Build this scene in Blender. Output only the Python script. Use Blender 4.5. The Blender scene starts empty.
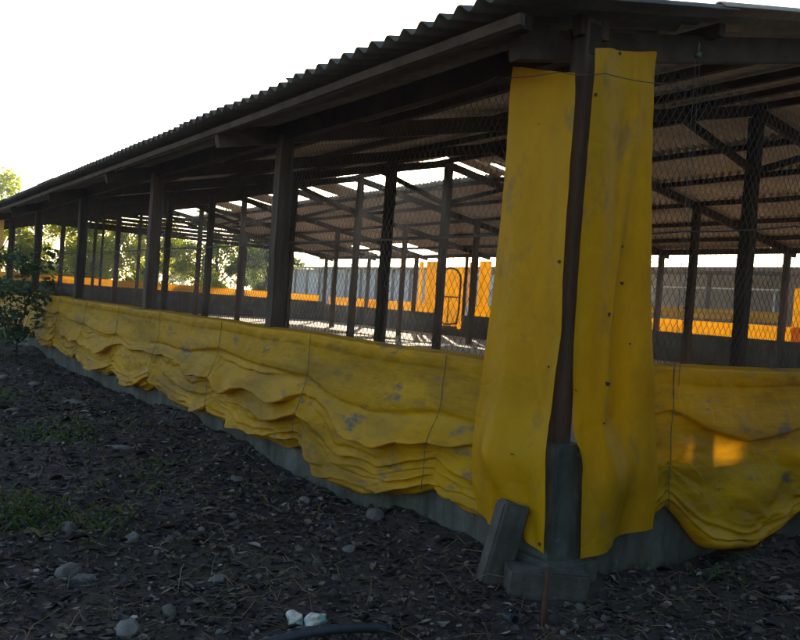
import bpy, bmesh, math, random
import numpy as np
from mathutils import Vector, Matrix

R = math.radians
random.seed(11)
rng = np.random.default_rng(11)
scene = bpy.context.scene
COL = scene.collection

# ------------------------------------------------------------------ camera
cd = bpy.data.cameras.new('camera')
cam = bpy.data.objects.new('camera', cd)
COL.objects.link(cam)
scene.camera = cam
yaw, pitch, roll = 0.5986, -0.0183, 0.0720
fw = Vector((math.sin(yaw)*math.cos(pitch), math.cos(yaw)*math.cos(pitch), math.sin(pitch)))
r0 = Vector((math.cos(yaw), -math.sin(yaw), 0))
u0 = r0.cross(fw)
rt = r0*math.cos(roll) + u0*math.sin(roll)
up = u0*math.cos(roll) - r0*math.sin(roll)
CAMP = Vector((-3.0765, -2.9891, 1.3842))
m = Matrix((rt, up, -fw)).transposed().to_4x4()
m.translation = CAMP
cam.matrix_world = m
cd.sensor_width = 36
cd.sensor_fit = 'HORIZONTAL'
cd.lens = 812.9/800*36
cd.clip_start = 0.05
cd.clip_end = 3000

# ------------------------------------------------------------------ sky, sun, exposure
SUN_AZ, SUN_EL = R(34), R(17)          # azimuth from +Y towards +X
w = bpy.data.worlds.new('World')
scene.world = w
w.use_nodes = True
nt = w.node_tree
sky = nt.nodes.new('ShaderNodeTexSky')
sky.sky_type = 'NISHITA'
sky.sun_disc = False
sky.sun_elevation = SUN_EL
sky.sun_rotation = SUN_AZ
sky.air_density = 1.0
sky.dust_density = 1.3
sky.ozone_density = 1.0
bg = nt.nodes['Background']
bg.inputs['Strength'].default_value = 0.12
nt.links.new(sky.outputs[0], bg.inputs['Color'])
sd = bpy.data.lights.new('sun', 'SUN')
sd.energy = 5.0
sd.angle = R(0.55)
sd.color = (1.0, 0.86, 0.66)
sun = bpy.data.objects.new('sun', sd)
COL.objects.link(sun)
sdir = Vector((math.sin(SUN_AZ)*math.cos(SUN_EL), math.cos(SUN_AZ)*math.cos(SUN_EL), math.sin(SUN_EL)))
sun.rotation_euler = sdir.to_track_quat('Z', 'Y').to_euler()
sun.location = (20, 30, 15)
scene.view_settings.view_transform = 'Standard'
scene.view_settings.look = 'None'
scene.view_settings.gamma = 1
scene.view_settings.exposure = 1.4
scene.view_settings.use_curve_mapping = False
scene.render.engine = 'CYCLES'
scene.cycles.use_denoising = True
scene.cycles.max_bounces = 10
scene.cycles.diffuse_bounces = 6
scene.cycles.transmission_bounces = 6
scene.cycles.sample_clamp_indirect = 6

# ------------------------------------------------------------------ noise
def _hash(ix, iy, iz, seed):
    h = (ix*374761393 + iy*668265263 + iz*2147483647 + seed*1274126177) & 0xffffffff
    h = ((h ^ (h >> 13))*1274126177) & 0xffffffff
    h = ((h ^ (h >> 16))*2246822519) & 0xffffffff
    return ((h ^ (h >> 15)) & 0xffffff)/float(0xffffff)
def vnoise(x, y, seed=0):
    x = np.asarray(x, float); y = np.asarray(y, float)
    x, y = np.broadcast_arrays(x, y)
    ix = np.floor(x).astype(np.int64); iy = np.floor(y).astype(np.int64)
    fx = x-ix; fy = y-iy
    fx = fx*fx*fx*(fx*(fx*6-15)+10); fy = fy*fy*fy*(fy*(fy*6-15)+10)
    z = np.zeros_like(ix)
    a = _hash(ix, iy, z, seed); b = _hash(ix+1, iy, z, seed)
    c = _hash(ix, iy+1, z, seed); d = _hash(ix+1, iy+1, z, seed)
    return (a*(1-fx)+b*fx)*(1-fy) + (c*(1-fx)+d*fx)*fy
def fnoise(x, y, oct=4, seed=0):
    t = 0; a = .5; s = 0
    for o in range(oct):
        t = t + a*vnoise(np.asarray(x)*2**o + 7.3*o, np.asarray(y)*2**o - 3.1*o, seed+o); s += a; a *= .5
    return t/s
def sstep(a, b, x):
    t = np.clip((x-a)/(b-a), 0, 1); return t*t*(3-2*t)

# ------------------------------------------------------------------ materials
def newmat(name):
    mt = bpy.data.materials.new(name); mt.use_nodes = True
    n = mt.node_tree
    for x in list(n.nodes):
        if x.type != 'OUTPUT_MATERIAL': n.nodes.remove(x)
    return mt, n, n.nodes['Material Output']
def nd(n, t, **kw):
    x = n.nodes.new(t)
    for k, v in kw.items():
        if k in x.inputs: x.inputs[k].default_value = v
        else: setattr(x, k, v)
    return x
def ramp(n, src, stops):
    r = n.nodes.new('ShaderNodeValToRGB')
    e = r.color_ramp.elements
    while len(e) < len(stops): e.new(0.5)
    for i, (p, c) in enumerate(stops):
        e[i].position = p
        e[i].color = (c[0], c[1], c[2], 1) if hasattr(c, '__len__') else (c, c, c, 1)
    n.links.new(src, r.inputs[0])
    return r.outputs[0]
def mix(n, fac, a, b, bt='MIX'):
    x = n.nodes.new('ShaderNodeMix'); x.data_type = 'RGBA'; x.blend_type = bt
    for s, v in ((0, fac), (6, a), (7, b)):
        if hasattr(v, 'is_linked'): n.links.new(v, x.inputs[s])
        elif s == 0: x.inputs[0].default_value = v
        else: x.inputs[s].default_value = (v[0], v[1], v[2], 1)
    return x.outputs[2]
def noise_node(n, scale, detail=4, rough=.55, vec=None, stretch=None):
    t = nd(n, 'ShaderNodeTexNoise', Scale=scale, Detail=detail, Roughness=rough)
    if vec is None:
        c = n.nodes.new('ShaderNodeTexCoord'); vec = c.outputs['Object']
    if stretch:
        mp = n.nodes.new('ShaderNodeMapping'); mp.inputs['Scale'].default_value = stretch
        n.links.new(vec, mp.inputs[0]); vec = mp.outputs[0]
    n.links.new(vec, t.inputs['Vector'])
    return t.outputs['Fac']
def bump(n, h, strength, dist, nrm=None):
    b = nd(n, 'ShaderNodeBump', Strength=strength, Distance=dist)
    n.links.new(h, b.inputs['Height'])
    if nrm is not None: n.links.new(nrm, b.inputs['Normal'])
    return b.outputs[0]

def mat_simple(name, ca, cb, scale=6, rough=.85, bstr=.4, bdist=.01, stretch=None, rnd=0.0, spec=.3, metal=0, scale2=None):
    mt, n, out = newmat(name)
    p = nd(n, 'ShaderNodeBsdfPrincipled', Roughness=rough)
    p.inputs['Specular IOR Level'].default_value = spec
    p.inputs['Metallic'].default_value = metal
    f = noise_node(n, scale, 6, .62, stretch=stretch)
    c = mix(n, ramp(n, f, [(.3, 0), (.7, 1)]), ca, cb)
    if rnd:
        oi = n.nodes.new('ShaderNodeObjectInfo')
        c = mix(n, 1.0, c, ramp(n, oi.outputs['Random'], [(0, 1-rnd), (1, 1+rnd)]), 'MULTIPLY')
    f2 = noise_node(n, scale2 or scale*9, 4, .6, stretch=stretch)
    c = mix(n, .35, c, ramp(n, f2, [(.25, .35), (.75, 1.25)]), 'MULTIPLY')
    n.links.new(c, p.inputs['Base Color'])
    n.links.new(bump(n, f2, bstr, bdist), p.inputs['Normal'])
    n.links.new(p.outputs[0], out.inputs[0])
    return mt

def mat_tarp(name, dirt=.5, trans=.34, hz=True):
    mt, n, out = newmat(name)
    tc = n.nodes.new('ShaderNodeTexCoord')
    ob = tc.outputs['Object']
    base = mix(n, ramp(n, noise_node(n, 1.3, 5, .6, ob), [(.3, 0), (.7, 1)]), (.57, .292, .0015), (.71, .382, .003))
    # dull dust film, streaked
    dust = ramp(n, noise_node(n, 2.2, 6, .68, ob, (1, 1, 2.2) if hz else (1.6, 1.6, .7)), [(.45, 0), (.75, .55*dirt)])
    base = mix(n, dust, base, (.40, .25, .035))
    mud = ramp(n, noise_node(n, 1.1, 8, .72, ob, (.6, .6, 3.2) if hz else (1.8, 1.8, .55)), [(.47, 0), (.66, .85*dirt)])
    base = mix(n, mud, base, (.27, .145, .016))
    # dark mould smears
    sm = ramp(n, noise_node(n, 3.1, 7, .7, ob, (1, .8, 2.4) if hz else (1.5, 1.5, .8)), [(.575, 0), (.69, dirt)])
    base = mix(n, sm, base, (.14, .135, .12))
    # small punctures and specks
    sp = ramp(n, noise_node(n, 15, 3, .5, ob), [(.755, 0), (.78, 1)])
    base = mix(n, sp, base, (.02, .02, .022))
    # weave
    p = nd(n, 'ShaderNodeBsdfPrincipled', Roughness=.55)
    p.inputs['Specular IOR Level'].default_value = .2
    n.links.new(base, p.inputs['Base Color'])
    h1 = noise_node(n, 6, 6, .62, ob, (.6, .6, 2.6) if hz else (1.3, 1.3, .6))
    h2 = noise_node(n, 160, 2, .5, ob)
    vo = n.nodes.new('ShaderNodeTexVoronoi'); vo.feature = 'DISTANCE_TO_EDGE'; vo.inputs['Scale'].default_value = 4.5
    nz_ = nd(n, 'ShaderNodeTexNoise', Scale=2.5, Detail=3); n.links.new(ob, nz_.inputs['Vector'])
    vm = n.nodes.new('ShaderNodeVectorMath'); vm.operation = 'MULTIPLY_ADD'; vm.inputs[1].default_value = (.5, .5, .5)
    n.links.new(nz_.outputs['Color'], vm.inputs[0]); n.links.new(ob, vm.inputs[2]); n.links.new(vm.outputs[0], vo.inputs['Vector'])
    ck = ramp(n, vo.outputs['Distance'], [(0, 0), (.12, 1)])
    nb = bump(n, h2, .12, .002, bump(n, ck, .22, .006, bump(n, h1, .35, .016)))
    n.links.new(nb, p.inputs['Normal'])
    t = n.nodes.new('ShaderNodeBsdfTranslucent')
    tcol = mix(n, 1.0, base, (1.35, 1.08, .45), 'MULTIPLY')
    n.links.new(tcol, t.inputs['Color'])
    n.links.new(nb, t.inputs['Normal'])
    ms = nd(n, 'ShaderNodeMixShader', Fac=trans)
    n.links.new(p.outputs[0], ms.inputs[1]); n.links.new(t.outputs[0], ms.inputs[2])
    n.links.new(ms.outputs[0], out.inputs[0])
    return mt

def mat_leaf(name, stops, trans=.5):
    mt, n, out = newmat(name)
    at = n.nodes.new('ShaderNodeAttribute'); at.attribute_name = 'rnd'
    c = ramp(n, at.outputs['Fac'], stops)
    d = nd(n, 'ShaderNodeBsdfPrincipled', Roughness=.5)
    d.inputs['Specular IOR Level'].default_value = .3
    t = n.nodes.new('ShaderNodeBsdfTranslucent')
    n.links.new(c, d.inputs['Base Color'])
    n.links.new(mix(n, 1.0, c, (1.9, 1.75, .45), 'MULTIPLY'), t.inputs['Color'])
    ms = nd(n, 'ShaderNodeMixShader', Fac=trans)
    n.links.new(d.outputs[0], ms.inputs[1]); n.links.new(t.outputs[0], ms.inputs[2])
    n.links.new(ms.outputs[0], out.inputs[0])
    return mt

def mat_attr(name, stops, rough=.8, bscale=60):
    mt, n, out = newmat(name)
    at = n.nodes.new('ShaderNodeAttribute'); at.attribute_name = 'rnd'
    p = nd(n, 'ShaderNodeBsdfPrincipled', Roughness=rough)
    p.inputs['Specular IOR Level'].default_value = .3
    c = ramp(n, at.outputs['Fac'], stops)
    f = noise_node(n, bscale, 3)
    c = mix(n, .5, c, ramp(n, f, [(.3, .5), (.7, 1.3)]), 'MULTIPLY')
    n.links.new(c, p.inputs['Base Color'])
    n.links.new(bump(n, f, .5, .004), p.inputs['Normal'])
    n.links.new(p.outputs[0], out.inputs[0])
    return mt

def mat_ground():
    mt, n, out = newmat('soil')
    tc = n.nodes.new('ShaderNodeTexCoord'); ob = tc.outputs['Object']
    a = noise_node(n, .9, 6, .65, ob); b = noise_node(n, 14, 6, .7, ob); c = noise_node(n, 70, 4, .65, ob)
    soil = mix(n, ramp(n, a, [(.35, 0), (.65, 1)]), (.040, .031, .027), (.075, .058, .048))
    soil = mix(n, .8, soil, ramp(n, b, [(.3, .45), (.7, 1.5)]), 'MULTIPLY')
    soil = mix(n, .6, soil, ramp(n, c, [(.3, .5), (.72, 1.7)]), 'MULTIPLY')
    moss = ramp(n, noise_node(n, .55, 5, .6, ob), [(.52, 0), (.66, .45)])
    soil = mix(n, moss, soil, (.035, .050, .022))
    # beyond the yard the soil gives way to trodden dry earth and grass
    at = n.nodes.new('ShaderNodeAttribute'); at.attribute_name = 'far'
    field = mix(n, ramp(n, noise_node(n, .35, 6, .6, ob), [(.35, 0), (.65, 1)]), (.16, .17, .06), (.34, .28, .19))
    col = mix(n, at.outputs['Fac'], soil, field)
    p = nd(n, 'ShaderNodeBsdfPrincipled', Roughness=.95)
    p.inputs['Specular IOR Level'].default_value = .2
    n.links.new(col, p.inputs['Base Color'])
    nb = bump(n, c, .8, .012, bump(n, b, .9, .04))
    n.links.new(nb, p.inputs['Normal'])
    n.links.new(p.outputs[0], out.inputs[0])
    return mt

M = {}
M['soil'] = mat_ground()
M['tarp'] = mat_tarp('yellow_tarpaulin', .95, .34)
M['tarp_strip'] = mat_tarp('yellow_tarpaulin_strip', .45, .34, False)
M['tarp_clean'] = mat_tarp('yellow_tarpaulin_clean', .35, .34)
M['wood'] = mat_simple('weathered_timber', (.05, .038, .030), (.125, .088, .062), 3, .85, .5, .006, (6, 6, .6), .45)
M['wood_h'] = mat_simple('sawn_timber', (.030, .021, .016), (.085, .052, .033), 3, .85, .5, .006, (2, 2, 2), .35)
M['concrete'] = mat_simple('mossy_concrete', (.055, .060, .050), (.145, .150, .130), 2.2, .9, .5, .008, None, .06)
def stain(mt, strength=.8):
    n = mt.node_tree; p = [x for x in n.nodes if x.type == 'BSDF_PRINCIPLED'][0]
    src = p.inputs['Base Color'].links[0].from_socket
    st_ = ramp(n, noise_node(n, 3.2, 7, .7, None, (2.2, 2.2, .35)), [(.46, 0), (.62, .75*strength)])
    c = mix(n, st_, src, (.022, .024, .018))
    md = ramp(n, noise_node(n, 2.4, 8, .72), [(.52, 0), (.66, .8*strength)])
    c = mix(n, md, c, (.075, .055, .038))
    ef = ramp(n, noise_node(n, 7, 6, .7), [(.62, 0), (.70, .6*strength)])
    c = mix(n, ef, c, (.26, .26, .24))
    n.links.new(c, p.inputs['Base Color'])
stain(M['concrete'])
M['block'] = mat_simple('rough_concrete_block', (.055, .050, .044), (.125, .115, .10), 5, .95, .8, .008)
stain(M['block'], .7)
M['floor'] = mat_simple('dusty_litter_floor', (.34, .29, .23), (.50, .43, .35), 1.2, .95, .6, .02)
M['sheet'] = mat_simple('fibre_cement_sheet', (.44, .36, .28), (.60, .51, .41), 1.7, .9, .4, .004, None, .14)
M['sheet_dark'] = mat_simple('dark_fibre_cement', (.075, .068, .058), (.17, .15, .125), 2.4, .9, .4, .004, None, .1)  # darker fibre cement for the near eave row
M['wire'] = mat_simple('dull_wire', (.07, .065, .06), (.13, .12, .11), 8, .6, .1, .001, metal=.6)
M['rust'] = mat_simple('rusty_steel', (.07, .035, .022), (.14, .07, .04), 12, .85, .5, .003, metal=.3)
M['cord'] = mat_simple('grey_cord', (.07, .07, .06), (.13, .12, .10), 20, .9, .2, .001)
M['cord_white'] = mat_simple('pale_cord', (.30, .29, .24), (.42, .40, .34), 20, .9, .2, .001)
M['blackpipe'] = mat_simple('black_plastic_pipe', (.018, .022, .028), (.035, .042, .05), 6, .5, .1, .002, spec=.5)
M['stone'] = mat_simple('grey_stone', (.10, .095, .08), (.20, .185, .16), 7, .9, .8, .01, None, .3)
M['plaster'] = mat_simple('pale_plaster', (.40, .43, .46), (.55, .57, .58), .8, .9, .2, .004)
M['bluegrey'] = mat_simple('bluegrey_panel', (.40, .45, .50), (.52, .57, .62), .7, .8, .2, .004, None, .15)
M['white'] = mat_simple('white_paint', (.62, .62, .60), (.80, .80, .78), 3, .6, .1, .002)
M['dark'] = mat_simple('dark_interior', (.03, .03, .032), (.06, .055, .05), 2, .9, .2, .004)
M['glass'] = mat_simple('window_glass', (.03, .035, .04), (.06, .065, .07), 2, .12, .02, .001, spec=.6)
M['roof_old'] = mat_simple('old_roofing', (.16, .12, .09), (.26, .20, .15), 1.5, .9, .4, .01)
M['bark'] = mat_simple('bark', (.05, .04, .03), (.12, .095, .07), 5, .95, .9, .02, (1, 1, .3))
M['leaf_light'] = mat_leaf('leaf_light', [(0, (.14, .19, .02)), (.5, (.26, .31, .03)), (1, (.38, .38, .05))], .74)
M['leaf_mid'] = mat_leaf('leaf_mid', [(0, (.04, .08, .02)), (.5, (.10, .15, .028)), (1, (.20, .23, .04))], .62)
M['leaf_dark'] = mat_leaf('leaf_dark', [(0, (.025, .055, .028)), (.6, (.045, .085, .04)), (1, (.08, .12, .05))], .35)
M['grass'] = mat_leaf('grass_blades', [(0, (.03, .055, .018)), (.6, (.05, .085, .03)), (1, (.13, .12, .06))], .35)
M['litter'] = mat_attr('dead_leaf', [(0, (.020, .018, .021)), (.5, (.052, .043, .040)), (.78, (.10, .072, .050)), (.92, (.16, .125, .09)), (.975, (.22, .18, .14)), (1, (.36, .34, .32))])
M['clod'] = mat_attr('soil_clod', [(0, (.020, .018, .017)), (.7, (.055, .047, .040)), (.93, (.11, .10, .085)), (1, (.22, .21, .19))], .95)
M['straw'] = mat_attr('dry_stalk', [(0, (.07, .045, .025)), (.7, (.17, .115, .06)), (1, (.30, .22, .12))], .8)

# ------------------------------------------------------------------ mesh helpers
def link(o, parent=None, label=None, cat=None, group=None, kind=None):
    COL.objects.link(o)
    if parent is not None: o.parent = parent
    if label: o['label'] = label
    if cat: o['category'] = cat
    if group: o['group'] = group
    if kind: o['kind'] = kind
    return o
def thing(name, label, cat, loc=(0, 0, 0), group=None):
    o = bpy.data.objects.new(name, None); o.empty_display_size = .2
    o.location = loc
    return link(o, None, label, cat, group)
class MB:
    def __init__(s): s.v = []; s.f = []
    def add(s, vs, fs):
        b = len(s.v); s.v += [tuple(x) for x in vs]; s.f += [tuple(i+b for i in q) for q in fs]; return s
    def box(s, lo, hi):
        x0, y0, z0 = lo; x1, y1, z1 = hi
        return s.add([(x0,y0,z0),(x1,y0,z0),(x1,y1,z0),(x0,y1,z0),(x0,y0,z1),(x1,y0,z1),(x1,y1,z1),(x0,y1,z1)],
                     [(0,3,2,1),(4,5,6,7),(0,1,5,4),(1,2,6,5),(2,3,7,6),(3,0,4,7)])
    def beam(s, p, q, wd, ht, upv=(0, 0, 1), seg=1, wob=0.0):
        p = Vector(p); q = Vector(q); d = (q-p).normalized(); u = Vector(upv)
        if abs(d.dot(u)) > .98: u = Vector((0, 1, 0))
        sd_ = d.cross(u).normalized(); u = sd_.cross(d).normalized()
        vs = []
        for i in range(seg+1):
            c = p.lerp(q, i/seg)
            if wob and 0 < i < seg: c = c + sd_*random.uniform(-wob, wob) + u*random.uniform(-wob, wob)
            k = 1 + (random.uniform(-.06, .06) if wob else 0)
            for a, b in ((-1, -1), (1, -1), (1, 1), (-1, 1)): vs.append(c + sd_*a*wd/2*k + u*b*ht/2*k)
        fs = [(0, 1, 2, 3), tuple(seg*4+i for i in (3, 2, 1, 0))]
        for i in range(seg):
            for j in range(4):
                a = i*4+j; b = i*4+(j+1) % 4; fs.append((a, a+4, b+4, b))
        return s.add(vs, fs)
    def tube(s, pts, rad, n=6, cap=True):
        pts = [Vector(p) for p in pts]; vs = []; fs = []
        rad = rad if hasattr(rad, '__len__') else [rad]*len(pts)
        ref = None
        for i, p in enumerate(pts):
            d = (pts[min(i+1, len(pts)-1)]-pts[max(i-1, 0)]).normalized()
            if ref is None: ref = Vector((1, 0, 0)) if abs(d.x) < .8 else Vector((0, 1, 0))
            a = d.cross(ref).normalized(); b = d.cross(a).normalized(); ref = b.cross(d)
            for k in range(n):
                t = 2*math.pi*k/n; vs.append(p + (a*math.cos(t)+b*math.sin(t))*rad[i])
        for i in range(len(pts)-1):
            for k in range(n): fs.append((i*n+k, i*n+(k+1) % n, (i+1)*n+(k+1) % n, (i+1)*n+k))
        if cap:
            fs.append(tuple(range(n))[::-1]); fs.append(tuple((len(pts)-1)*n+k for k in range(n)))
        return s.add(vs, fs)
    def mesh(s, name, mat, smooth=False):
        me = bpy.data.meshes.new(name); me.from_pydata(s.v, [], s.f); me.materials.append(mat)
        bm = bmesh.new(); bm.from_mesh(me); bmesh.ops.recalc_face_normals(bm, faces=bm.faces); bm.to_mesh(me); bm.free()
        if smooth: me.polygons.foreach_set('use_smooth', [True]*len(me.polygons))
        return me
    def build(s, name, mat, parent=None, smooth=False, **kw):
        o = bpy.data.objects.new(name, s.mesh(name, mat, smooth)); return link(o, parent, **kw)
def np_mesh(name, V, F, mat, smooth=False, attr=None):
    me = bpy.data.meshes.new(name)
    V = np.asarray(V, np.float32); F = np.asarray(F, np.int32); k = F.shape[1]
    me.vertices.add(len(V)); me.vertices.foreach_set('co', V.ravel())
    me.loops.add(F.size); me.loops.foreach_set('vertex_index', F.ravel())
    me.polygons.add(len(F)); me.polygons.foreach_set('loop_start', np.arange(0, F.size, k, dtype=np.int32))
    me.polygons.foreach_set('loop_total', np.full(len(F), k, np.int32))
    if smooth: me.polygons.foreach_set('use_smooth', np.ones(len(F), bool))
    me.update(calc_edges=True); me.validate()
    me.materials.append(mat)
    for nme, val in (attr or {}).items():
        a = me.attributes.new(nme, 'FLOAT', 'POINT'); a.data.foreach_set('value', np.asarray(val, np.float32))
    return me
def np_obj(name, V, F, mat, smooth=False, attr=None, parent=None, **kw):
    return link(bpy.data.objects.new(name, np_mesh(name, V, F, mat, smooth, attr)), parent, **kw)
def grid_faces(nr, nc):
    i = np.arange(nr-1)[:, None]*nc + np.arange(nc-1)[None, :]
    i = i.ravel(); return np.stack([i, i+1, i+nc+1, i+nc], 1)
def bevel_box(name, lo, hi, mat, parent=None, b=.01, seg=2, jit=0.0, **kw):
    bm = bmesh.new(); bmesh.ops.create_cube(bm, size=1)
    lo = Vector(lo); hi = Vector(hi)
    for v in bm.verts: v.co = Vector([(lo[i]+hi[i])/2 + v.co[i]*(hi[i]-lo[i]) for i in range(3)])
    bmesh.ops.bevel(bm, geom=list(bm.edges), offset=b, segments=seg, affect='EDGES')
    if jit:
        for v in bm.verts: v.co += Vector([random.uniform(-jit, jit) for _ in range(3)])
    me = bpy.data.meshes.new(name); bm.to_mesh(me); bm.free(); me.materials.append(mat)
    return link(bpy.data.objects.new(name, me), parent, **kw)

# ------------------------------------------------------------------ layout
B = 3.5                      # bay
W, L = 4*B, 8*B              # 14 x 28 m shed, near corner at the origin
RX = 7.0                     # ridge line
def roof_z(x): return 4.50 - (.224*(RX-x) if x < RX else .166*(x-RX))
FLOOR = .48

# ------------------------------------------------------------------ ground
def axis(a, b, step, lo, hi):
    core = np.arange(a, b+1e-6, step)
    left = a - np.geomspace(.15, a-lo, 26)[::-1]; right = b + np.geomspace(.15, hi-b, 26)
    return np.concatenate([left, core, right])
gx = axis(-7, 5, .055, -220, 240); gy = axis(-3.2, 19, .055, -220, 300)
def ground_z(x, y):
    near = (1-sstep(22, 45, np.abs(np.asarray(y)-8)))*(1-sstep(10, 30, np.abs(np.asarray(x)+1)))
    z = .10*(fnoise(np.asarray(x)*.45, np.asarray(y)*.45, 3, 5)-.5) + .055*(fnoise(np.asarray(x)*2.6, np.asarray(y)*2.6, 4, 9)-.5)
    z = z + .035*(fnoise(np.asarray(x)*11, np.asarray(y)*11, 3, 19)-.5)
    xx = np.asarray(x, float); yy = np.asarray(y, float)
    dr = np.where(yy > -.1, np.exp(-(np.minimum(xx+.09, 0)/.16)**2), 0) + np.where((xx > -.1) & (yy <= -.1), np.exp(-((yy+.09)/.16)**2), 0)
    z = z + .11*dr*sstep(.3, .8, fnoise(xx*1.1, yy*1.1, 4, 29)) 
    return z*near - .01
GX, GY = np.meshgrid(gx, gy)
GZ = ground_z(GX, GY)
farm = np.clip(sstep(17, 24, GY + .8*(fnoise(GX, GY, 3, 3)-.5)*4) + sstep(15, 18, GX + (fnoise(GX, GY, 3, 3)-.5)*3) + sstep(9, 22, -GX-3), 0, 1)
np_obj('ground', np.stack([GX, GY, GZ], -1).reshape(-1, 3), grid_faces(len(gy), len(gx)), M['soil'], True,
       {'far': farm.ravel()}, kind='structure')
MB().box((.1, .1, -.2), (W-.1, L-.1, FLOOR)).build('shed_floor', M['floor'], kind='structure')

# ------------------------------------------------------------------ the shed
shed = thing('poultry_shed', 'long open-sided timber shed with corrugated roof and low concrete walls', 'shed', (0, 0, 0))
WZ = 1.08
bevel_box('plinth_wall', (-.085, .1, -.25), (.085, L-.1, WZ), M['concrete'], shed, .012)
bevel_box('plinth_wall', (.1, -.085, -.25), (W-.1, .085, .60), M['concrete'], shed, .012)
for ya, yb in ((.1, 18.3), (19.72, L-.1)): bevel_box('plinth_wall', (W-.085, ya, -.25), (W+.085, yb, 1.20), M['concrete'], shed, .012)
bevel_box('threshold', (W-.085, 18.302, -.25), (W+.085, 19.718, .72), M['concrete'], shed, .012)
bevel_box('plinth_wall', (.1, L-.085, -.25), (W-.1, L+.085, 1.30), M['concrete'], shed, .012)

def pillar(x, y, h, sx=1, sy=1):
    bm = bmesh.new(); bmesh.ops.create_cube(bm, size=1)
    for v in bm.verts:
        k = .12 if v.co.z < 0 else .102
        v.co = Vector((x + (1 if v.co.x > 0 else -1)*k, y + (1 if v.co.y > 0 else -1)*k, -.2 if v.co.z < 0 else h))
    bmesh.ops.bevel(bm, geom=list(bm.edges), offset=.010, segments=2, affect='EDGES')
    me = bpy.data.meshes.new('pillar'); bm.to_mesh(me); bm.free(); me.materials.append(M['concrete'])
    o = link(bpy.data.objects.new('pillar', me), shed)
    bevel_box('footing', (x-.17, y-.165, -.25), (x+.20, y+.20, .17), M['concrete'], o, .012)
    return o
pillar(-.02, -.02, .74)
for x, y in ((W, L), (0, L), (W, 0)): pillar(x, y, 1.25)

def post(x, y, z0, z1, wd, lean=0, parent=shed, mat='wood', name='post', dx=0):
    mb = MB(); mb.beam((x, y, z0), (x+dx, y+lean, z1), wd, wd*random.uniform(.9, 1.05), (0, 1, 0), 7, .006)
    o = mb.build(name, M[mat], parent)
    return o
post(-.015, -.01, .72, 2.90, .10, .0)                                  # near corner
# nearest things get true irregular spacing
for y, wd in ((3.46, .125), (7.0, .13), (10.72, .13), (14.4, .13), (17.6, .12), (21, .12), (24.5, .12), (28, .12)): post(0, y, 1.0, roof_z(0)-.16, wd)
for x, y, wd in ((B, 0, .12), (2*B, 0, .13), (3*B, 0, .12), (W, 0, .12)): post(x, y, .5, roof_z(x)-.16, wd)
for y, wd in ((3.5, .12), (7.15, .125), (10.33, .12), (14.33, .12), (17.2, .12), (21.8, .12), (24.5, .08)): post(B, y, .4, roof_z(B)-.14, wd)
for y, wd in ((3.56, .15), (7.0, .14), (10.4, .14), (13.87, .13), (17.4, .13), (20.8, .13), (24.5, .13)): post(2*B, y, .4, roof_z(2*B)-.24, wd)
for y, wd in ((3.5, .12), (6.95, .125), (10.5, .12), (13.64, .12), (16.95, .12), (21, .12), (24.5, .12)): post(3*B, y, .4, roof_z(3*B)-.14, wd)
for y, wd in ((3.5, .12), (7.1, .12), (10.46, .12), (14.0, .12), (17.85, .12), (18.33, .08), (19.7, .08), (21.25, .12), (24.5, .12), (L, .12)): post(W, y, 1.0, roof_z(W)-.14, wd)
for x, wd in ((1.6, .08), (3.22, .13), (4.6, .08), (5.95, .10), (7, .14), (8.7, .08), (10.2, .13), (12.2, .10)):
    post(x, L, 1.25, roof_z(x)-.16, wd)

# wall plates and tie beams
def beam(p, q, wd, ht, mat='wood_h', name='beam', seg=5, wob=.008, upv=(0, 0, 1)):
    return MB().beam(p, q, wd, ht, upv, seg, wob).build(name, M[mat], shed)
PZ = 2.74
beam((.0, -.06, PZ+.06), (.0, L+.6, PZ+.08), .08, .15, name='wall_plate', seg=14)
beam((W, -.3, 3.19), (W, L+.6, 3.19), .08, .13, name='wall_plate', seg=14)
beam((2.3, L+.03, 3.42), (W+.2, L+.03, 3.36), .07, .13, name='wall_plate', seg=12)
# boarded gable of the far end, gaps between the boards
for k in range(7):
    zb = 3.53 + k*.145
    xa = RX - (4.36-zb)/.224; xb = RX + (4.36-zb)/.166
    if xa < RX: beam((max(xa, .3) + random.uniform(0, .2), L+.09, zb), (min(xb, W) - random.uniform(0, .2), L+.09, zb+random.uniform(-.02, .02)), .025, .125, name='gable_board', seg=6, wob=.004)
# rafters
for i in range(9):
    y = (0, 3.5, 7.05, 10.45, 14.0, 17.5, 21, 24.5, L)[i] + .09
    for a, b in ((-.42 if i == 0 else -.58, RX), (W+.36, RX)):
        beam((a, y, roof_z(a)-.135), (b, y, roof_z(b)-.135), .075, .15, name='rafter', seg=8)
    if 0 < i < 8:
        # struts from the ridge post to the rafters
        for sgn in (-1, 1):
            xe = RX + sgn*1.55
            beam((RX+sgn*.05, y-.05, 3.55), (xe, y-.05, roof_z(xe)-.2), .06, .09, name='strut', seg=2, wob=0)
# purlins
for k in range(6):
    x = -.46 + k*1.50
    if x < RX: beam((x, -.05, roof_z(x)-.055), (x, L+.95, roof_z(x)-.055), .06, .075, name='purlin', seg=30, wob=.012)
for x in (8.36, 9.6, 10.85, 12.1, 13.3, 14.3):
    beam((x, -.05, roof_z(x)-.055), (x, L+.95, roof_z(x)-.055), .065, .085, name='purlin', seg=30, wob=.012)
beam((RX-.02, -.17, roof_z(RX)-.10), (RX-.02, L+.95, roof_z(RX)-.10), .06, .09, name='ridge_beam', seg=20)
# eave board under the sheets
beam((-.60, -.17, roof_z(-.60)-.075), (-.60, L+.95, roof_z(-.60)-.075), .03, .05, name='eave_board', seg=20, wob=.006)
# blocking at the corner
beam((-.10, -.02, 2.86), (.10, -.02, 2.87), .06, .10, name='corner_block', seg=1, wob=0)

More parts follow.
